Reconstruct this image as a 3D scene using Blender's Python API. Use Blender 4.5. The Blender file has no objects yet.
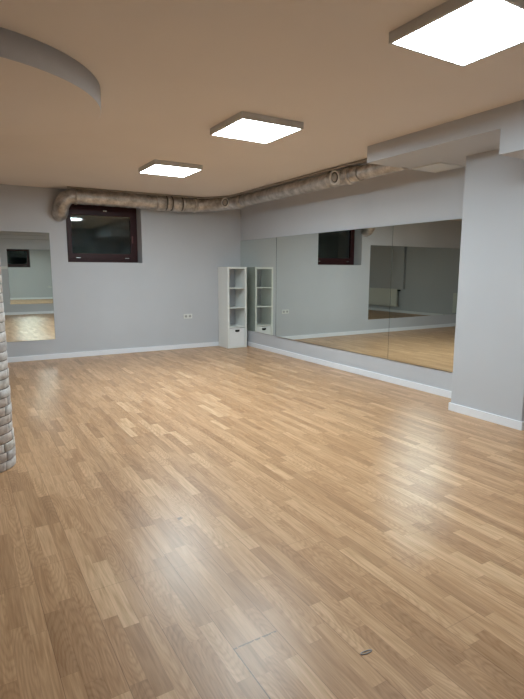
import bpy, bmesh, math, random
from mathutils import Vector, Matrix
C = bpy.context.scene.collection
PI = math.pi
random.seed(4)

# ------------------------------------------------------------------ camera
CAM = Vector((-4.642, -8.538, 1.40)); YAW = 0.5395; PITCH = -0.1542; ROLL = 0.003; FPX = 507.23
f = Vector((math.sin(YAW)*math.cos(PITCH), math.cos(YAW)*math.cos(PITCH), math.sin(PITCH)))
r = f.cross(Vector((0, 0, 1))).normalized(); u = r.cross(f)
r2 = math.cos(ROLL)*r + math.sin(ROLL)*u; u2 = math.cos(ROLL)*u - math.sin(ROLL)*r
cd = bpy.data.cameras.new('camera'); cam = bpy.data.objects.new('camera', cd); C.objects.link(cam)
m = Matrix((r2, u2, -f)).transposed().to_4x4(); m.translation = CAM; cam.matrix_world = m
cd.sensor_fit = 'HORIZONTAL'; cd.sensor_width = 36.0; cd.lens = FPX*36.0/524.0
cd.clip_start = 0.05; cd.clip_end = 100
bpy.context.scene.camera = cam

# ------------------------------------------------------------------ world and exposure
w = bpy.data.worlds.new('world'); bpy.context.scene.world = w; w.use_nodes = True
w.node_tree.nodes['Background'].inputs[0].default_value = (0.010, 0.016, 0.020, 1)
w.node_tree.nodes['Background'].inputs[1].default_value = 1.0
vs = bpy.context.scene.view_settings
vs.view_transform = 'Standard'; vs.look = 'None'; vs.gamma = 1.0; vs.exposure = 1.6; vs.use_curve_mapping = False
LAMP_STRENGTH = 17.0
LAMP_COLOR = (0.80, 0.95, 1.0, 1)

# ------------------------------------------------------------------ helpers
def bx(bm, x0, x1, y0, y1, z0, z1, bevel=0.0, seg=2):
    vs_ = [bm.verts.new((x, y, z)) for x in (x0, x1) for y in (y0, y1) for z in (z0, z1)]
    idx = [(0, 1, 3, 2), (4, 6, 7, 5), (0, 4, 5, 1), (2, 3, 7, 6), (0, 2, 6, 4), (1, 5, 7, 3)]
    fs = [bm.faces.new([vs_[i] for i in q]) for q in idx]
    if bevel > 0:
        es = list({e for q in fs for e in q.edges})
        bmesh.ops.bevel(bm, geom=es, offset=bevel, segments=seg, affect='EDGES', profile=0.6)
    return bm

def tube(bm, pts, rad, n=16, caps=True, wob=None):
    """sweep a circle along pts (parallel transport)"""
    pts = [Vector(p) for p in pts]
    rings = []; up = Vector((0, 0, 1)); prev = None
    for i, p in enumerate(pts):
        t = (pts[min(i+1, len(pts)-1)] - pts[max(i-1, 0)]).normalized()
        if prev is None:
            a = up if abs(t.z) < 0.9 else Vector((1, 0, 0))
        else:
            a = prev
        s = (a - t*a.dot(t)).normalized(); prev = s; q = t.cross(s)
        rr = rad[i] if isinstance(rad, (list, tuple)) else rad
        ring = []
        for k in range(n):
            an = 2*PI*k/n; R_ = rr*(1 + (wob(i, k) if wob else 0))
            ring.append(bm.verts.new(p + s*(R_*math.cos(an)) + q*(R_*math.sin(an))))
        rings.append(ring)
    for a, b in zip(rings, rings[1:]):
        for k in range(n):
            fc = bm.faces.new((a[k], a[(k+1) % n], b[(k+1) % n], b[k])); fc.smooth = True
    if caps:
        bm.faces.new(rings[0][::-1]); bm.faces.new(rings[-1])
    return bm

def disc_stack(bm, prof, M, n=28):
    """lathe: prof list of (radius, height along local z) transformed by M"""
    rings = [[bm.verts.new(M @ Vector((R_*math.cos(2*PI*k/n), R_*math.sin(2*PI*k/n), h))) for k in range(n)] for R_, h in prof]
    for a, b in zip(rings, rings[1:]):
        for k in range(n):
            bm.faces.new((a[k], a[(k+1) % n], b[(k+1) % n], b[k]))
    bm.faces.new(rings[0][::-1]); bm.faces.new(rings[-1])
    return bm

def obj(name, bm, mat, parent=None, smooth=None):
    bmesh.ops.recalc_face_normals(bm, faces=bm.faces)
    me = bpy.data.meshes.new(name); bm.to_mesh(me); bm.free()
    if smooth is True:
        for p in me.polygons: p.use_smooth = True
    me.materials.append(mat)
    o = bpy.data.objects.new(name, me); C.objects.link(o)
    if parent: o.parent = parent
    return o

def box(name, mat, x0, x1, y0, y1, z0, z1, parent=None, bevel=0.0):
    return obj(name, bx(bmesh.new(), x0, x1, y0, y1, z0, z1, bevel), mat, parent)

def tag(o, label, cat, group=None, kind=None):
    o['label'] = label; o['category'] = cat
    if group: o['group'] = group
    if kind: o['kind'] = kind
    return o

def thing(name, label, cat, loc=(0, 0, 0), group=None, kind=None, rz=0.0):
    o = bpy.data.objects.new(name, None); C.objects.link(o); o.location = loc; o.rotation_euler = (0, 0, rz)
    o.empty_display_size = 0.1
    return tag(o, label, cat, group, kind)

def copy_tree(o, parent=None):
    c = o.copy(); C.objects.link(c)
    if parent: c.parent = parent
    for ch in [x for x in list(C.objects) if x.parent == o]: copy_tree(ch, c)
    return c

# ------------------------------------------------------------------ materials
def newmat(name, color=(0.5, 0.5, 0.5), rough=0.5, metal=0.0, spec=0.5):
    mt = bpy.data.materials.new(name); mt.use_nodes = True
    b = mt.node_tree.nodes['Principled BSDF']
    b.inputs['Base Color'].default_value = (*color, 1); b.inputs['Roughness'].default_value = rough
    b.inputs['Metallic'].default_value = metal; b.inputs['Specular IOR Level'].default_value = spec
    return mt
def nd(mt, t, **k):
    n = mt.node_tree.nodes.new(t)
    for a, v in k.items(): setattr(n, a, v)
    return n
def lk(mt, a, b): mt.node_tree.links.new(a, b)

def plaster(name, color, var=0.03, bump=0.15, rough=0.85, spec=0.2):
    mt = newmat(name, color, rough, 0, spec); b = mt.node_tree.nodes['Principled BSDF']
    tc = nd(mt, 'ShaderNodeTexCoord')
    n1 = nd(mt, 'ShaderNodeTexNoise'); n1.inputs['Scale'].default_value = 1.1; n1.inputs['Detail'].default_value = 3
    lk(mt, tc.outputs['Object'], n1.inputs['Vector'])
    rp = nd(mt, 'ShaderNodeValToRGB'); e = rp.color_ramp.elements
    e[0].position = 0.3; e[1].position = 0.7
    e[0].color = (*[c*(1-var) for c in color], 1); e[1].color = (*[min(1, c*(1+var)) for c in color], 1)
    lk(mt, n1.outputs['Fac'], rp.inputs['Fac']); lk(mt, rp.outputs['Color'], b.inputs['Base Color'])
    n2 = nd(mt, 'ShaderNodeTexNoise'); n2.inputs['Scale'].default_value = 140; n2.inputs['Detail'].default_value = 2
    lk(mt, tc.outputs['Object'], n2.inputs['Vector'])
    bp = nd(mt, 'ShaderNodeBump'); bp.inputs['Strength'].default_value = bump; bp.inputs['Distance'].default_value = 0.002
    lk(mt, n2.outputs['Fac'], bp.inputs['Height']); lk(mt, bp.outputs['Normal'], b.inputs['Normal'])
    return mt

M_wall = plaster('grey_wall_paint', (0.562, 0.577, 0.618))
M_ceil = plaster('ceiling_paint', (0.80, 0.74, 0.70), 0.015, 0.08, 0.95, 0.1)
M_white = newmat('white_skirting_paint', (0.88, 0.90, 0.96), 0.4)
M_plastic = newmat('white_plastic', (0.75, 0.76, 0.75), 0.35)
M_shelf = newmat('white_foil_board', (0.82, 0.83, 0.81), 0.45)
M_boxw = newmat('white_drawer_board', (0.84, 0.85, 0.87), 0.5)
M_black = newmat('black_plastic', (0.012, 0.012, 0.014), 0.5)
M_dark = newmat('dark_gap', (0.05, 0.045, 0.04), 0.8)
M_frame = newmat('lamp_frame_metal', (0.62, 0.61, 0.60), 0.45, 0.2)
M_rad = newmat('radiator_enamel', (0.78, 0.79, 0.76), 0.35)
M_chrome = newmat('chrome_metal', (0.7, 0.7, 0.7), 0.25, 1.0)
M_pipe = newmat('painted_pipe', (0.34, 0.31, 0.28), 0.5)

# mirrors
def mirror_mat(name, col):
    mt = newmat(name, col, 0.0, 1.0)
    mt.node_tree.nodes['Principled BSDF'].inputs['Roughness'].default_value = 0.004
    return mt
M_mirror = mirror_mat('mirror_silver', (0.79, 0.83, 0.79))
M_medge = newmat('mirror_glass_edge', (0.06, 0.09, 0.08), 0.2)

# emission diffusers (the three lamps are not equally bright)
def lamp_mat(gain):
    mt = bpy.data.materials.new('lamp_diffuser'); mt.use_nodes = True
    nt = mt.node_tree; nt.nodes.remove(nt.nodes['Principled BSDF'])
    em = nt.nodes.new('ShaderNodeEmission'); em.inputs[0].default_value = LAMP_COLOR; em.inputs[1].default_value = LAMP_STRENGTH*gain
    nt.links.new(em.outputs[0], nt.nodes['Material Output'].inputs[0]); return mt

# mahogany window frame
M_mahog = newmat('mahogany_frame', (0.05, 0.010, 0.012), 0.45, 0, 0.3)
mt = M_mahog; b = mt.node_tree.nodes['Principled BSDF']
tc = nd(mt, 'ShaderNodeTexCoord'); mp = nd(mt, 'ShaderNodeMapping'); mp.inputs['Scale'].default_value = (6, 40, 40)
lk(mt, tc.outputs['Object'], mp.inputs['Vector'])
n1 = nd(mt, 'ShaderNodeTexNoise'); n1.inputs['Scale'].default_value = 1.5; n1.inputs['Detail'].default_value = 5
lk(mt, mp.outputs[0], n1.inputs['Vector'])
rp = nd(mt, 'ShaderNodeValToRGB'); rp.color_ramp.elements[0].color = (0.018, 0.004, 0.006, 1); rp.color_ramp.elements[1].color = (0.055, 0.011, 0.012, 1)
lk(mt, n1.outputs['Fac'], rp.inputs['Fac']); lk(mt, rp.outputs['Color'], b.inputs['Base Color'])

# window glass: plain reflective glass
M_glass = newmat('window_glass', (0.75, 0.85, 0.85), 0.02)
b = M_glass.node_tree.nodes['Principled BSDF']
b.inputs['Transmission Weight'].default_value = 1.0; b.inputs['IOR'].default_value = 1.6
M_concrete = plaster('shaft_concrete', (0.16, 0.20, 0.20), 0.2, 0.4)

# duct foil
M_duct = newmat('duct_foil_wrap', (0.50, 0.45, 0.40), 0.36, 0.75)
mt = M_duct; b = mt.node_tree.nodes['Principled BSDF']
tc = nd(mt, 'ShaderNodeTexCoord')
n1 = nd(mt, 'ShaderNodeTexNoise'); n1.inputs['Scale'].default_value = 9; n1.inputs['Detail'].default_value = 6; n1.inputs['Roughness'].default_value = 0.65
lk(mt, tc.outputs['Object'], n1.inputs['Vector'])
rp = nd(mt, 'ShaderNodeValToRGB'); e = rp.color_ramp.elements
e[0].position = 0.32; e[0].color = (0.34, 0.31, 0.285, 1); e[1].position = 0.70; e[1].color = (0.76, 0.72, 0.69, 1)
lk(mt, n1.outputs['Fac'], rp.inputs['Fac']); lk(mt, rp.outputs['Color'], b.inputs['Base Color'])
vo = nd(mt, 'ShaderNodeTexNoise'); vo.inputs['Scale'].default_value = 26; vo.inputs['Detail'].default_value = 4
lk(mt, tc.outputs['Object'], vo.inputs['Vector'])
bp = nd(mt, 'ShaderNodeBump'); bp.inputs['Strength'].default_value = 0.6; bp.inputs['Distance'].default_value = 0.02
lk(mt, vo.outputs['Fac'], bp.inputs['Height']); lk(mt, bp.outputs['Normal'], b.inputs['Normal'])

# bricks
M_brick = newmat('whitewashed_brick', (0.6, 0.57, 0.55), 0.85)
mt = M_brick; b = mt.node_tree.nodes['Principled BSDF']
tc = nd(mt, 'ShaderNodeTexCoord')
vc = nd(mt, 'ShaderNodeVertexColor', layer_name='tint')
n1 = nd(mt, 'ShaderNodeTexNoise'); n1.inputs['Scale'].default_value = 22; n1.inputs['Detail'].default_value = 5
lk(mt, tc.outputs['Object'], n1.inputs['Vector'])
rp = nd(mt, 'ShaderNodeValToRGB'); e = rp.color_ramp.elements
e[0].position = 0.3; e[0].color = (0.62, 0.60, 0.58, 1); e[1].position = 0.65; e[1].color = (1, 1, 1, 1)
lk(mt, n1.outputs['Fac'], rp.inputs['Fac'])
mx = nd(mt, 'ShaderNodeMix', data_type='RGBA', blend_type='MULTIPLY'); mx.inputs[0].default_value = 1
lk(mt, vc.outputs['Color'], mx.inputs[6]); lk(mt, rp.outputs['Color'], mx.inputs[7]); lk(mt, mx.outputs[2], b.inputs['Base Color'])
bp = nd(mt, 'ShaderNodeBump'); bp.inputs['Strength'].default_value = 0.5; bp.inputs['Distance'].default_value = 0.006
lk(mt, n1.outputs['Fac'], bp.inputs['Height']); lk(mt, bp.outputs['Normal'], b.inputs['Normal'])
M_mortar = newmat('grey_mortar', (0.22, 0.20, 0.19), 0.95)

# laminate floor: three-strip boards running along y
M_floor = newmat('laminate_floor', (0.5, 0.35, 0.2), 0.3)
mt = M_floor; b = mt.node_tree.nodes['Principled BSDF']
def math_(op, a, bb=None, c=None):
    n = nd(mt, 'ShaderNodeMath', operation=op)
    for i, v in enumerate((a, bb, c)):
        if v is None: continue
        if isinstance(v, (int, float)): n.inputs[i].default_value = v
        else: lk(mt, v, n.inputs[i])
    return n.outputs[0]
tc = nd(mt, 'ShaderNodeTexCoord'); sx = nd(mt, 'ShaderNodeSeparateXYZ'); lk(mt, tc.outputs['Object'], sx.inputs[0])
X, Y = sx.outputs[0], sx.outputs[1]
SW = 0.0645; SL = 0.42
xs = math_('DIVIDE', math_('ADD', X, 3.855), SW); row = math_('FLOOR', xs); fx = math_('SUBTRACT', xs, row)
wn = nd(mt, 'ShaderNodeTexWhiteNoise', noise_dimensions='1D'); lk(mt, row, wn.inputs['W'])
ys0 = math_('ADD', math_('DIVIDE', Y, SL), math_('MULTIPLY', wn.outputs['Value'], 7.0))
# uneven strip lengths: warp the running coordinate a little
warp = math_('MULTIPLY', math_('SINE', math_('MULTIPLY', ys0, 2.4)), 0.16)
ys = math_('ADD', ys0, warp); col = math_('FLOOR', ys); fy = math_('SUBTRACT', ys, col)
cv = nd(mt, 'ShaderNodeCombineXYZ'); lk(mt, row, cv.inputs[0]); lk(mt, col, cv.inputs[1])
wn2 = nd(mt, 'ShaderNodeTexWhiteNoise', noise_dimensions='3D'); lk(mt, cv.outputs[0], wn2.inputs['Vector'])
tint = nd(mt, 'ShaderNodeValToRGB'); e = tint.color_ramp.elements
e[0].position = 0.0; e[0].color = (0.460, 0.272, 0.150, 1)
e[1].position = 1.0; e[1].color = (0.710, 0.475, 0.290, 1)
for pos, c in ((0.25, (0.535, 0.322, 0.180)), (0.6, (0.585, 0.360, 0.205)), (0.88, (0.640, 0.405, 0.238))):
    k = e.new(pos); k.color = (*c, 1)
lk(mt, wn2.outputs['Value'], tint.inputs['Fac'])
# grain, different on each strip
gv = nd(mt, 'ShaderNodeCombineXYZ')
lk(mt, math_('ADD', math_('MULTIPLY', X, 38.0), math_('MULTIPLY', wn2.outputs['Value'], 91.0)), gv.inputs[0])
lk(mt, math_('ADD', math_('MULTIPLY', Y, 2.6), math_('MULTIPLY', wn2.outputs['Value'], 57.0)), gv.inputs[1])
g1 = nd(mt, 'ShaderNodeTexNoise'); g1.inputs['Scale'].default_value = 1.0; g1.inputs['Detail'].default_value = 5; g1.inputs['Distortion'].default_value = 1.2
lk(mt, gv.outputs[0], g1.inputs['Vector'])
gr = nd(mt, 'ShaderNodeValToRGB'); e = gr.color_ramp.elements
e[0].position = 0.32; e[0].color = (0.80, 0.74, 0.67, 1); e[1].position = 0.60; e[1].color = (1.03, 1.03, 1.03, 1)
lk(mt, g1.outputs['Fac'], gr.inputs['Fac'])
# cathedral rings on some strips
rv = nd(mt, 'ShaderNodeCombineXYZ')
wn4 = nd(mt, 'ShaderNodeTexWhiteNoise', noise_dimensions='2D'); cv4 = nd(mt, 'ShaderNodeCombineXYZ'); lk(mt, col, cv4.inputs[0]); lk(mt, row, cv4.inputs[1]); lk(mt, cv4.outputs[0], wn4.inputs['Vector'])
lk(mt, math_('ADD', math_('SUBTRACT', fx, 0.5), math_('MULTIPLY', math_('SUBTRACT', wn4.outputs['Value'], 0.75), 2.0)), rv.inputs[0])
lk(mt, math_('MULTIPLY', math_('SUBTRACT', fy, wn2.outputs['Value']), 1.3), rv.inputs[1])
g2 = nd(mt, 'ShaderNodeTexWave', wave_type='RINGS', rings_direction='Z'); g2.inputs['Scale'].default_value = 1.9
g2.inputs['Distortion'].default_value = 4.5; g2.inputs['Detail'].default_value = 3; g2.inputs['Detail Scale'].default_value = 1.3
lk(mt, rv.outputs[0], g2.inputs['Vector'])
ringa = math_('MULTIPLY', math_('POWER', g2.outputs['Fac'], 2.0), math_('GREATER_THAN', wn4.outputs['Value'], 0.5))
m1 = nd(mt, 'ShaderNodeMix', data_type='RGBA', blend_type='MULTIPLY'); m1.inputs[0].default_value = 1
lk(mt, tint.outputs['Color'], m1.inputs[6]); lk(mt, gr.outputs['Color'], m1.inputs[7])
m2 = nd(mt, 'ShaderNodeMix', data_type='RGBA', blend_type='MULTIPLY')
fv = nd(mt, 'ShaderNodeCombineXYZ'); lk(mt, math_('MULTIPLY', X, 150.0), fv.inputs[0]); lk(mt, math_('ADD', math_('MULTIPLY', Y, 7.0), math_('MULTIPLY', wn2.outputs['Value'], 33.0)), fv.inputs[1])
g3 = nd(mt, 'ShaderNodeTexNoise'); g3.inputs['Scale'].default_value = 1.0; g3.inputs['Detail'].default_value = 3; lk(mt, fv.outputs[0], g3.inputs['Vector'])
fr = nd(mt, 'ShaderNodeValToRGB'); e = fr.color_ramp.elements
e[0].position = 0.36; e[0].color = (0.89, 0.86, 0.82, 1); e[1].position = 0.56; e[1].color = (1.02, 1.02, 1.02, 1)
lk(mt, g3.outputs['Fac'], fr.inputs['Fac'])
m5 = nd(mt, 'ShaderNodeMix', data_type='RGBA', blend_type='MULTIPLY'); m5.inputs[0].default_value = 1
lk(mt, m1.outputs[2], m5.inputs[6]); lk(mt, fr.outputs['Color'], m5.inputs[7])
lk(mt, math_('MULTIPLY', ringa, 0.38), m2.inputs[0]); lk(mt, m5.outputs[2], m2.inputs[6]); m2.inputs[7].default_value = (0.66, 0.56, 0.48, 1)
# seams: every board (3 strips) a dark line, strips only a hint
bxs = math_('DIVIDE', math_('ADD', X, 3.855), SW*3); bfx = math_('SUBTRACT', bxs, math_('FLOOR', bxs))
seamb = math_('LESS_THAN', math_('MINIMUM', bfx, math_('SUBTRACT', 1.0, bfx)), 0.006)
brow = math_('FLOOR', bxs)
wn3 = nd(mt, 'ShaderNodeTexWhiteNoise', noise_dimensions='1D'); lk(mt, math_('ADD', brow, 0.37), wn3.inputs['W'])
by_ = math_('ADD', math_('DIVIDE', Y, 1.29), wn3.outputs['Value']); bfy = math_('SUBTRACT', by_, math_('FLOOR', by_))
seame = math_('LESS_THAN', math_('MINIMUM', bfy, math_('SUBTRACT', 1.0, bfy)), 0.0009)
seams = math_('LESS_THAN', math_('MINIMUM', math_('MULTIPLY', math_('MINIMUM', fx, math_('SUBTRACT', 1.0, fx)), SW), math_('MULTIPLY', math_('MINIMUM', fy, math_('SUBTRACT', 1.0, fy)), SL)), 0.0009)
sall = math_('MINIMUM', math_('ADD', math_('MULTIPLY', math_('MAXIMUM', seamb, seame), 0.45), math_('MULTIPLY', seams, 0.25)), 1.0)
m3 = nd(mt, 'ShaderNodeMix', data_type='RGBA', blend_type='MULTIPLY')
lk(mt, sall, m3.inputs[0]); lk(mt, m2.outputs[2], m3.inputs[6]); m3.inputs[7].default_value = (0.35, 0.26, 0.2, 1)
# worn, chipped board edges near the middle of the room (their own shapes)
def chip(x0, x1, y0, y1, sc, thr=0.45):
    inx = math_('MULTIPLY', math_('GREATER_THAN', X, x0), math_('LESS_THAN', X, x1))
    iny = math_('MULTIPLY', math_('GREATER_THAN', Y, y0), math_('LESS_THAN', Y, y1))
    n = nd(mt, 'ShaderNodeTexNoise'); n.inputs['Scale'].default_value = sc; n.inputs['Detail'].default_value = 2
    lk(mt, tc.outputs['Object'], n.inputs['Vector'])
    return math_('MULTIPLY', math_('MULTIPLY', inx, iny), math_('GREATER_THAN', n.outputs['Fac'], thr))
ch = math_('MAXIMUM', chip(-3.855, -3.665, -7.028, -7.020, 40), chip(-3.857, -3.853, -7.60, -7.02, 30, 0.2))
ch = math_('MAXIMUM', ch, chip(-3.66, -3.63, -5.985, -5.955, 30, 0.5))
m4 = nd(mt, 'ShaderNodeMix', data_type='RGBA', blend_type='MIX')
lk(mt, math_('MULTIPLY', ch, 0.7), m4.inputs[0]); lk(mt, m3.outputs[2], m4.inputs[6]); m4.inputs[7].default_value = (0.07, 0.05, 0.04, 1)
lk(mt, m4.outputs[2], b.inputs['Base Color'])
b.inputs['Roughness'].default_value = 0.34
b.inputs['Specular IOR Level'].default_value = 0.40
bp = nd(mt, 'ShaderNodeBump'); bp.inputs['Strength'].default_value = 0.12; bp.inputs['Distance'].default_value = 0.002
lk(mt, math_('SUBTRACT', g1.outputs['Fac'], sall), bp.inputs['Height']); lk(mt, bp.outputs['Normal'], b.inputs['Normal'])

# ------------------------------------------------------------------ the room shell
XL = -8.4; YR = -9.2; H = 2.634; BZ = 2.474
ST = 'structure'
tag(box('floor', M_floor, XL-0.1, 0.1, YR-0.1, 0.1, -0.1, 0), 'oak-look three-strip laminate floor across the whole hall', 'floor', kind=ST)
tag(box('ceiling', M_ceil, XL-0.1, 0.1, YR-0.1, 0.1, H, H+0.1), 'plain beige ceiling carrying the square lamps', 'ceiling', kind=ST)
# back wall with its window opening
WX0, WX1, WZ0, WZ1, RD = -3.10, -1.90, 1.525, 2.455, 0.27
bm = bmesh.new()
bx(bm, XL-0.1, WX0, 0, 0.45, 0, H); bx(bm, WX1, 0.1, 0, 0.45, 0, H)
bx(bm, WX0, WX1, 0, 0.45, 0, WZ0); bx(bm, WX0, WX1, 0, 0.45, WZ1, H)
tag(obj('wall_back', bm, M_wall), 'grey wall holding the dark window and the white corner shelf', 'wall', kind=ST)
tag(box('wall_right', M_wall, 0, 0.15, YR, 0, 0, H), 'grey wall behind the row of large mirrors', 'wall', kind=ST)
tag(box('wall_left', M_wall, XL-0.15, XL, YR, 0, 0, H), 'grey wall with radiators, seen only in the mirrors', 'wall', kind=ST)
tag(box('wall_rear', M_wall, XL, 0, YR-0.15, YR, 0, H), 'grey wall facing the window wall, seen in the left mirror', 'wall', kind=ST)
# square column, ceiling beam
KX, KY0, KY1 = -0.415, -5.22, -5.98
tag(box('square_column', M_wall, KX, 0, KY1, KY0, 0, BZ, bevel=0.004), 'square grey column at the right end of the mirror wall', 'column', kind=ST)
bm = bmesh.new()
bx(bm, -1.0, 0, YR, -4.50, BZ, H); bx(bm, -1.0, 0, YR, -5.977, 2.283, BZ)
tag(obj('ceiling_beam', bm, M_wall), 'grey boxed ceiling beam stepping down beside the square column', 'beam', kind=ST)
bm = bx(bmesh.new(), XL, -1.0, YR, YR+0.15, 2.35, H); bx(bm, XL, -1.0, YR+0.15, YR+0.3, 2.46, H)
tag(obj('rear_beam', bm, M_wall), 'grey ceiling beam along the wall facing the window', 'beam', kind=ST)
tag(box('trim_1', M_wall, XL, XL+0.10, -3.90, -3.62, 0.80, H), 'shallow grey pipe casing on the radiator wall', 'casing', kind=ST)

def baseboard(name, segs, label):
    bm = bmesh.new()
    for (x0, x1, y0, y1) in segs: bx(bm, x0, x1, y0, y1, 0, 0.080, 0.003, 2)
    return tag(obj(name, bm, M_white), label, 'baseboard', kind=ST)
T = 0.015
baseboard('baseboard_back', [(XL, 0, -T, 0)], 'white baseboard along the foot of the window wall')
baseboard('baseboard_right', [(-T, 0, KY0, -T), (-T, 0, YR, KY1-T)], 'white baseboard under the mirror wall')
baseboard('baseboard_left', [(XL, XL+T, YR, -T)], 'white baseboard along the radiator wall')
baseboard('baseboard_rear', [(XL+T, -T, YR, YR+T)], 'white baseboard along the wall facing the window')
baseboard('baseboard_column', [(KX-T, KX, KY1-T, KY0+T), (KX, 0, KY0, KY0+T), (KX, -T, KY1-T, KY1)], 'white baseboard wrapped round the square grey column')

# round dropped ceiling disc and the round brick column below it
CX, CY, CR = -4.563, -4.537, 0.20
bm = bmesh.new()
n = 96
Ms = Matrix.Translation((CX, CY, 0))
rings = []
for R_, z in ((0.905, H), (0.905, 2.494), (0.901, 2.490)):
    rings.append([bm.verts.new((CX+R_*math.cos(2*PI*k/n), CY+R_*math.sin(2*PI*k/n), z)) for k in range(n)])
for a, c in zip(rings, rings[1:]):
    for k in range(n):
        q = bm.faces.new((a[k], a[(k+1) % n], c[(k+1) % n], c[k])); q.smooth = True
bm.faces.new(rings[0]); bm.faces.new(rings[-1])
M_disc = plaster('disc_underside_paint', (0.80, 0.74, 0.70), 0.015, 0.08, 0.95, 0.1)
o = obj('ceiling_disc', bm, M_wall); o.data.materials.append(M_disc)
for p in o.data.polygons:
    if len(p.vertices) > 10: p.material_index = 1; p.use_smooth = False
tag(o, 'round dropped ceiling disc above the brick column', 'ceiling disc', kind=ST)

# ------------------------------------------------------------------ brick column
col_t = thing('brick_column', 'round whitewashed brick column at the left edge of the photo', 'column', (CX, CY, 0), kind=ST)
bm = bmesh.new()
disc_stack(bm, [(CR-0.008, 0), (CR-0.008, 2.49)], Matrix.Identity(4), 64)
obj('mortar', bm, M_mortar, col_t, True)
bm = bmesh.new(); cl = bm.loops.layers.color.new('tint')
rb = random.Random(11); z = 0.003; ci = 0
while z < 2.40:
    hgt = 0.064 + rb.uniform(-0.004, 0.005); gap = 0.0055
    a0 = rb.uniform(0, 0.5) + (0.45 if ci % 2 else 0); a = a0; end = a0 + 2*PI
    flare = 0.006 if z < 0.20 else 0.0
    while a < end - 1e-3:
        da = rb.uniform(0.17, 0.24)/CR
        if end - a - da < 0.4: da = end - a
        ro = CR - 0.004 + flare + rb.uniform(-0.002, 0.003); g = 0.0028/CR
        base = rb.choice(((0.80, 0.78, 0.76), (0.84, 0.82, 0.81), (0.78, 0.73, 0.70), (0.85, 0.84, 0.84), (0.74, 0.72, 0.72)))
        ns = 8; vgrid = []
        for i in range(ns+1):
            an = a + g + (da-2*g)*i/ns; colv = []
            edge = 0.002 if i in (0, ns) else 0
            for (rr, zz) in ((CR-0.013, z), (ro-0.003-edge, z), (ro-edge, z+0.003), (ro+0.0005-edge, z+hgt*0.5), (ro-edge, z+hgt-gap-0.003), (ro-0.003-edge, z+hgt-gap), (CR-0.013, z+hgt-gap)):
                j = rb.uniform(-0.0012, 0.0012)
                colv.append(bm.verts.new(((rr+j)*math.cos(an), (rr+j)*math.sin(an), zz+j)))
            vgrid.append(colv)
        fs = []
        for p_, q_ in zip(vgrid, vgrid[1:]):
            for k in range(6): fs.append(bm.faces.new((p_[k], q_[k], q_[k+1], p_[k+1])))
        fs.append(bm.faces.new(vgrid[0])); fs.append(bm.faces.new(vgrid[-1][::-1]))
        for q in fs:
            q.smooth = True
            for l in q.loops: l[cl] = (*base, 1)
        a += da
    z += hgt; ci += 1
obj('bricks', bm, M_brick, col_t)

# ------------------------------------------------------------------ window
win = thing('window_1', 'dark mahogany basement window high on the grey wall below the duct', 'window', (WX0, 0.24, WZ0), kind=ST)
W_, H_ = WX1-WX0, WZ1-WZ0
def frame_bm(x0, x1, z0, z1, wdt, y0, y1, bev=0.006):
    bm = bmesh.new()
    bx(bm, x0, x0+wdt, y0, y1, z0, z1, bev); bx(bm, x1-wdt, x1, y0, y1, z0, z1, bev)
    bx(bm, x0+wdt-0.004, x1-wdt+0.004, y0, y1, z0, z0+wdt, bev); bx(bm, x0+wdt-0.004, x1-wdt+0.004, y0, y1, z1-wdt, z1, bev)
    return bm
obj('window_frame', frame_bm(0.001, W_-0.001, 0.001, H_-0.001, 0.058, 0, 0.07), M_mahog, win)
bm = bmesh.new(); a_, b_, c_, d_ = 0.052, W_-0.052, 0.052, H_-0.052
bx(bm, a_, a_+0.068, -0.016, 0.05, c_, d_, 0.006); bx(bm, b_-0.068, b_, -0.016, 0.05, c_, d_, 0.006)
bx(bm, a_+0.064, b_-0.064, -0.016, 0.05, c_, c_+0.095, 0.006); bx(bm, a_+0.064, b_-0.064, -0.016, 0.05, d_-0.115, d_, 0.006)
sash = obj('sash', bm, M_mahog, win)
for yy, ax_, az_ in ((0.006, 0.40, -1.30), (0.030, 0.55, -1.15)):
    p_ = box('pane', M_glass, -W_/2+0.115, W_/2-0.115, -0.002, 0.002, -H_/2+0.115, H_/2-0.115, win)
    p_.location = (W_/2, yy, H_/2); p_.rotation_euler = (math.radians(ax_), 0, math.radians(az_))
bm = bmesh.new(); bx(bm, 0.63, 0.69, -0.026, -0.014, H_-0.10, H_-0.075, 0.003); disc_stack(bm, [(0.011, 0), (0.011, 0.02), (0.006, 0.024)], Matrix.Translation((0.66, -0.022, H_-0.088)) @ Matrix.Rotation(PI/2, 4, 'X'), 14)
obj('latch', bm, M_chrome, win)
for xx in (0.17, 0.97): box('hinge', M_chrome, xx, xx+0.07, -0.024, -0.012, 0.070, 0.082, win, 0.002)
box('handle', newmat('red_handle', (0.14, 0.03, 0.03), 0.3), W_-0.10, W_-0.082, -0.034, -0.014, 0.33, 0.45, win, 0.004)
# light shaft outside the window
bm = bmesh.new()
bx(bm, WX0-0.3, WX1+0.3, 1.15, 1.25, 1.2, 3.0); bx(bm, WX0-0.4, WX0-0.3, 0.45, 1.25, 1.2, 3.0); bx(bm, WX1+0.3, WX1+0.4, 0.45, 1.25, 1.2, 3.0)
bx(bm, WX0-0.4, WX1+0.4, 0.45, 1.25, 1.1, 1.2); bx(bm, WX0-0.4, WX1+0.4, 0.45, 1.25, 3.0, 3.1)
tag(obj('wall_shaft', bm, M_concrete), 'dark concrete light shaft behind the window glass', 'light shaft', kind=ST)

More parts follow.
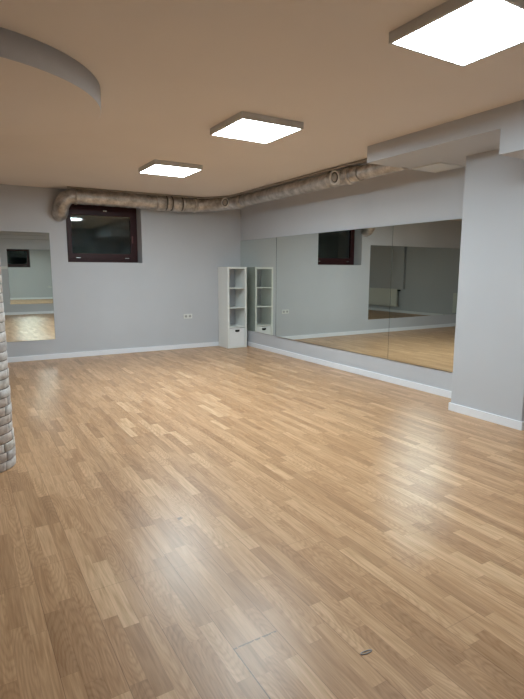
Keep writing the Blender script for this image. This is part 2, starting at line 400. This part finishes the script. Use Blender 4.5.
# ------------------------------------------------------------------ mirrors
def mirror(label, group, origin, rz, width, z0, z1, clips=False, inset=0.0028):
    """mirror panel in local xz, facing local -y, backed at local y = 0"""
    t = thing('wall_mirror', label, 'mirror', (origin[0], origin[1], z0), group, None, rz)
    h = z1-z0
    bm = bmesh.new(); bx(bm, 0.0008, width-0.0008, -0.0045, 0.0, 0.001, h-0.001); obj('glass_edge', bm, M_medge, t)
    bm = bmesh.new(); bx(bm, 0.0028, width-inset, -0.0055, -0.0046, 0.0, h); obj('mirror_face', bm, M_mirror, t)
    if clips:
        for cx_ in clips: box('clip', M_chrome, cx_, cx_+0.03, -0.010, -0.0056, -0.006, 0.014, t, 0.001)
    return t
MZ0, MZ1 = 0.297, 1.948
# right wall (facing -x): local x runs along -y, local -y points to -x
MROT = 0.33
GR = 'large mirror panels on the right wall'
MXR = -0.008
mirror('narrow first mirror panel in the corner behind the white shelf', GR, (MXR, -0.004, 0), -PI/2, 1.286, MZ0, MZ1, inset=0.03)
mirror('widest middle mirror panel on the right wall, reflecting the window', GR, (MXR-0.016, -1.293, 0), -PI/2 + math.radians(MROT), 2.623, MZ0, MZ1)
mirror('mirror panel at the right end of the row, touching the square column', GR, (MXR-0.007, -3.921, 0), -PI/2 + math.radians(MROT), 1.294, MZ0, MZ1)
mirror('wide mirror on the window wall, beyond the round brick column', None, (-6.55, -0.0, 0), 0.0, 3.196, 0.315, 1.965, clips=(2.1, 2.32, 0.6))
# rear wall mirror (faces +y)
mirror('mirror on the far rear wall, seen inside the left mirror', None, (-0.9, YR+0.045, 0), PI+math.radians(1.2), 2.33, 0.33, 2.04)

# ------------------------------------------------------------------ ceiling lamps
def make_lamp(x, y, label, gain):
    t = thing('ceiling_lamp', label, 'ceiling lamp', (x, y, H), 'square ceiling lamps')
    s = 0.295; hh = 0.054; bm = bmesh.new()
    for (x0, x1, y0, y1) in ((-s, -s+0.014, -s, s), (s-0.014, s, -s, s), (-s+0.014, s-0.014, -s, -s+0.014), (-s+0.014, s-0.014, s-0.014, s)):
        bx(bm, x0, x1, y0, y1, -hh, 0)
    bx(bm, -s+0.014, s-0.014, -s+0.014, s-0.014, -0.01, 0)
    obj('lamp_frame', bm, M_frame, t)
    bm = bmesh.new(); bx(bm, -s+0.0145, s-0.0145, -s+0.0145, s-0.0145, -hh+0.003, -hh+0.008)
    obj('diffuser', bm, lamp_mat(gain), t)
    return t
LX = -2.325
make_lamp(LX, -2.50, 'small looking square lamp farthest away, nearest the window wall', 1.35)
make_lamp(LX, -4.55, 'square lamp in the middle of the row of three', 1.1)
make_lamp(LX+0.025, -6.70, 'largest looking square lamp at the top right, cut off by the photo', 0.74)

# ------------------------------------------------------------------ ventilation duct
duct = thing('ventilation_duct', 'foil-wrapped round ventilation duct running under the ceiling into the beam', 'duct', (0, 0, 0))
DZ = 2.508; DR = 0.108
rw = random.Random(5)
def wob(i, k): return 0.0
def arc(c, rad, a0, a1, n, ax, bx_):
    ax = Vector(ax); bx_ = Vector(bx_); c = Vector(c)
    return [c + ax*(rad*math.cos(a0+(a1-a0)*i/n)) + bx_*(rad*math.sin(a0+(a1-a0)*i/n)) for i in range(n+1)]
def wrapped(pts, base, amp=0.03, seed=1, step=0.05):
    """resample the path and give the foil wrap a crinkled radius"""
    P_ = [Vector(p) for p in pts]; out = [P_[0]]
    for a, b_ in zip(P_, P_[1:]):
        n = max(1, int((b_-a).length/step))
        for i in range(1, n+1): out.append(a.lerp(b_, i/n))
    rr = random.Random(seed); nn = len(out)
    rad = [base*(1+0.015*math.sin(i*0.7*step/0.05*0.35+seed)+rr.uniform(-0.008, 0.008)) for i in range(nn)]
    tab = [[rr.uniform(-amp, amp) for _ in range(24)] for _ in range(nn)]
    bm = bmesh.new(); tube(bm, out, rad, 24, True, lambda i, k: tab[i][k]); return bm
DY = -0.22; DX = -0.50
obj('back_run', wrapped([(-3.0, DY, DZ), (-1.02, DY, DZ)], DR*1.06, 0.022, 3), M_duct, duct)
# corner bend in two mitred turns
SZ = 2.528; SR = 0.090
obj('corner_bend', wrapped([(-1.04, DY, DZ), (-0.95, DY, DZ), (-0.86, -0.27, DZ+0.004), (-0.74, -0.38, DZ+0.008), (-0.64, -0.52, DZ+0.012), (-0.56, -0.68, DZ+0.016), (DX-0.01, -0.84, SZ), (DX, -0.98, SZ)], DR*0.99, 0.03, 7), M_duct, duct)
obj('side_run', wrapped([(DX, -0.96, SZ), (DX, -3.85, SZ)], SR, 0.014, 9, 0.13), M_duct, duct)
obj('beam_entry', wrapped([(DX, -3.84, SZ), (DX, -4.15, SZ+0.006), (DX, -4.53, SZ+0.012)], SR*0.92, 0.015, 10), M_duct, duct)
# elbow turning down and into the wall beside the window
obj('elbow', wrapped([(-2.96, DY, DZ), (-3.05, DY, DZ-0.003), (-3.125, DY+0.01, DZ-0.04), (-3.17, DY+0.03, DZ-0.11), (-3.19, DY+0.07, DZ-0.185), (-3.19, DY+0.13, DZ-0.24), (-3.19, -0.03, DZ-0.255), (-3.19, 0.01, DZ-0.255)], DR*1.03, 0.04, 12), M_duct, duct)
def band(p, d, rad, wd, name='coupling'):
    d = Vector(d).normalized(); p = Vector(p); ks = [-1, -0.8, -0.4, 0, 0.4, 0.8, 1]; rs = [0.94, 1, 1.03, 1.04, 1.03, 1, 0.94]
    bm = bmesh.new(); tube(bm, [p+d*(wd*k*0.5) for k in ks], [rad*q for q in rs], 24); obj(name, bm, M_duct, duct)
band((-1.64, DY, DZ), (1, 0, 0), DR*1.22, 0.16)
band((-1.36, DY, DZ), (1, 0, 0), DR*1.22, 0.15)
band((-1.50, DY, DZ), (1, 0, 0), DR*1.10, 0.06)
band((-1.24, DY, DZ), (1, 0, 0), DR*1.15, 0.05)
band((-1.02, DY, DZ), (1, 0, 0), DR*1.12, 0.05)
band((-2.98, DY, DZ), (1, 0, 0), DR*1.11, 0.04)
band((DX, -3.66, SZ), (0, 1, 0), SR*1.14, 0.09)
band((DX, -3.30, SZ), (0, 1, 0), SR*1.08, 0.04)
band((DX, -0.98, SZ), (0, 1, 0), SR*1.12, 0.05)
# dark strips filling the gaps beside the couplings
M_gap = newmat('dark_gap_strip', (0.10, 0.09, 0.08), 0.5)
for xx in (-1.548, -1.452, -1.272):
    bm = bmesh.new(); tube(bm, [(xx-0.010, DY, DZ), (xx+0.010, DY, DZ)], DR*1.095, 24); obj('gap_strip', bm, M_gap, duct)
M_ring = newmat('pale_valve_ring', (0.82, 0.79, 0.76), 0.5)
def valve(pos, d, rad):
    d = Vector(d).normalized(); M = Matrix.Translation(Vector(pos)) @ d.to_track_quat('Z', 'Y').to_matrix().to_4x4()
    bm = bmesh.new(); disc_stack(bm, [(rad, -0.05), (rad, 0.012), (rad*0.93, 0.018), (rad*0.80, 0.012), (rad*0.72, 0.0)], M)
    v = obj('air_valve', bm, M_ring, duct)
    bm = bmesh.new(); disc_stack(bm, [(rad*0.72, 0.001), (rad*0.70, 0.003)], M); obj('dark_gap', bm, M_dark, v)
    bm = bmesh.new(); disc_stack(bm, [(rad*0.2, 0.0), (rad*0.56, 0.008), (rad*0.5, 0.016), (rad*0.25, 0.020)], M); obj('valve_plate', bm, M_pipe, v)
valve((DX-SR-0.006, -3.49, SZ-0.006), (-1, -0.05, -0.12), 0.086)
valve((-0.672, -0.70, 2.525), (-0.93, -0.42, 0.0), 0.080)
# thin pipe under the ceiling, in front of the duct
bm = bmesh.new()
tube(bm, [(-3.12, -0.34, 2.617), (-1.05, -0.36, 2.617), (-0.92, -0.40, 2.617), (-0.74, -0.60, 2.617), (-0.645, -0.78, 2.617), (-0.635, -1.0, 2.617), (-0.635, -4.52, 2.617)], 0.013, 10)
cp = obj('ceiling_pipe', bm, M_pipe); tag(cp, 'thin brownish pipe clipped to the ceiling alongside the foil duct', 'pipe')

# access panel in the beam underside
t = thing('access_panel', 'square white access panel set in the underside of the beam', 'access panel', (-0.24, -4.74, BZ))
bm = bmesh.new()
for q in ((-0.18, 0.18, -0.18, -0.165), (-0.18, 0.18, 0.165, 0.18), (-0.18, -0.165, -0.165, 0.165), (0.165, 0.18, -0.165, 0.165)): bx(bm, *q, -0.012, 0)
obj('panel_frame', bm, M_plastic, t); box('panel_door', M_plastic, -0.162, 0.162, -0.162, 0.162, -0.009, 0, t)

# ------------------------------------------------------------------ shelf unit and its box
SX0, SX1, SY0, SY1, SH = -0.493, -0.103, -0.41, -0.022, 1.465
sh = thing('shelf_unit', 'tall narrow white open shelf unit standing in the corner by the mirrors', 'shelf unit', (SX0, SY0, 0))
sw, sd = SX1-SX0, SY1-SY0; th = 0.036
box('side_panel', M_shelf, 0, th, 0, sd, 0, SH, sh, 0.0015)
box('side_panel', M_shelf, sw-th, sw, 0, sd, 0, SH, sh, 0.0015)
box('top_panel', M_shelf, th, sw-th, 0, sd, SH-th, SH, sh, 0.0015)
box('bottom_panel', M_shelf, th, sw-th, 0, sd, 0, th, sh, 0.0015)
cell = (SH-2*th-3*0.016)/4
for k in range(1, 4):
    zz = th + k*cell + (k-1)*0.016
    box('shelf', M_shelf, th, sw-th, 0.003, sd, zz, zz+0.016, sh, 0.001)
bxo = thing('storage_box', 'white storage box with a black handle slot in the lowest shelf compartment', 'storage box', (SX0+th+0.004, SY0+0.006, th))
bw = sw-2*th-0.008; bh = cell-0.012
bm = bmesh.new(); t_ = 0.012
bx(bm, 0, bw, 0, t_, 0, bh, 0.002); bx(bm, 0, t_, t_, 0.33, 0, bh); bx(bm, bw-t_, bw, t_, 0.33, 0, bh); bx(bm, t_, bw-t_, 0.33-t_, 0.33, 0, bh); bx(bm, t_, bw-t_, t_, 0.33-t_, 0, t_)
obj('box_body', bm, M_boxw, bxo)
bm = bmesh.new(); bx(bm, bw/2-0.045, bw/2+0.045, -0.004, 0.002, bh-0.062, bh-0.028, 0.0015); bx(bm, bw/2-0.028, bw/2+0.028, -0.004, 0.002, bh-0.070, bh-0.058, 0.0015)
obj('handle', bm, M_black, bxo)

# ------------------------------------------------------------------ sockets and switches
def socket(x, y, z, rz, label, name='wall_socket', cat='socket', sw_=False):
    t = thing(name, label, cat, (x, y, z), None, None, rz)
    box('faceplate', M_plastic, -0.083, 0.083, -0.010, 0.0, -0.042, 0.042, t, 0.003)
    for s in (-0.038, 0.038):
        if sw_:
            box('rocker', M_plastic, s-0.03, s+0.03, -0.016, -0.009, -0.03, 0.03, t, 0.003)
        else:
            M = Matrix.Translation((s, -0.0095, 0)) @ Matrix.Rotation(PI/2, 4, 'X')
            bm = bmesh.new(); disc_stack(bm, [(0.024, 0), (0.024, 0.0025), (0.020, 0.003)], M, 24); wl = obj('socket_well', bm, newmat('socket_well_grey', (0.42, 0.43, 0.43), 0.4), t)
            bm = bmesh.new()
            for q in (-0.0095, 0.0095): disc_stack(bm, [(0.003, 0.003), (0.003, 0.0036)], M @ Matrix.Translation((q, 0, 0)), 10)
            obj('pin_holes', bm, M_black, wl)
    return t
socket(-1.095, 0, 0.583, 0, 'white double wall socket low on the grey window wall')
socket(-3.33, YR, 1.47, PI, 'white double light switch on the rear wall, seen in the left mirror', 'light_switch', 'switch', True)

# ------------------------------------------------------------------ radiators on the left wall (seen in the mirrors)
def radiator(y0, y1, z0, z1, label):
    t = thing('wall_radiator', label, 'radiator', (XL, y0, z0), 'radiators on the left wall')
    L = y1-y0; h = z1-z0
    bm = bmesh.new(); bx(bm, 0.09, 0.10, 0, L, 0, h, 0.004)
    n = int(L/0.035)
    for i in range(n):
        yy = 0.02 + (L-0.04)*(i+0.5)/n; bx(bm, 0.097, 0.106, yy-0.010, yy+0.010, 0.03, h-0.03, 0.003, 1)
    obj('front_plate', bm, M_rad, t)
    box('rear_plate', M_rad, 0.035, 0.045, 0.01, L-0.01, 0.01, h-0.01, t)
    bm = bmesh.new()
    for i in range(int(L/0.025)): bx(bm, 0.03, 0.10, 0.008+i*0.025, 0.018+i*0.025, h-0.012, h+0.002)
    obj('top_grille', bm, M_rad, t)
    for yy in (0.0, L-0.006): box('side_cover', M_rad, 0.03, 0.10, yy, yy+0.006, 0.01, h-0.004, t)
    for yy in (0.15, L-0.18): box('bracket', M_frame, 0, 0.04, yy, yy+0.03, 0.1, h-0.1, t)
    bm = bmesh.new(); tube(bm, [(0.065, L+0.0, h-0.05), (0.065, L+0.05, h-0.05)], 0.018, 12); tube(bm, [(0.065, L+0.05, h-0.05), (0.065, L+0.11, h-0.05)], 0.024, 12)
    obj('valve', bm, M_black, t)
    bm = bmesh.new(); tube(bm, [(0.065, L+0.03, h-0.05), (0.065, L+0.03, 0.05), (0.02, L+0.03, 0.02), (0.0, L+0.03, 0.02)], 0.009, 10)
    obj('feed_pipe', bm, M_pipe, t)
    return t
# valve sits at the end nearer the back wall for the first, hence y1 is that end
radiator(-5.75, -3.88, 0.20, 0.80, 'long white radiator farther from the window wall, reflected beside the mirror seam')
radiator(-1.60, -0.75, 0.16, 0.75, 'white radiator nearest the window wall, reflected beside the square column')

# ------------------------------------------------------------------ small scrap on the floor
bm = bmesh.new()
pts = [(-3.440+0.024*math.cos(t), -7.290+0.006*math.sin(t)-0.10*0.024*math.cos(t), 0.002) for t in [2*PI*i/20 for i in range(21)]]
tube(bm, pts, 0.0018, 8, False)
o = obj('hair_clip', bm, newmat('grey_clip_metal', (0.36, 0.36, 0.38), 0.5, 0.2))
tag(o, 'tiny grey oval clip lying on the laminate near the bottom edge', 'clip')
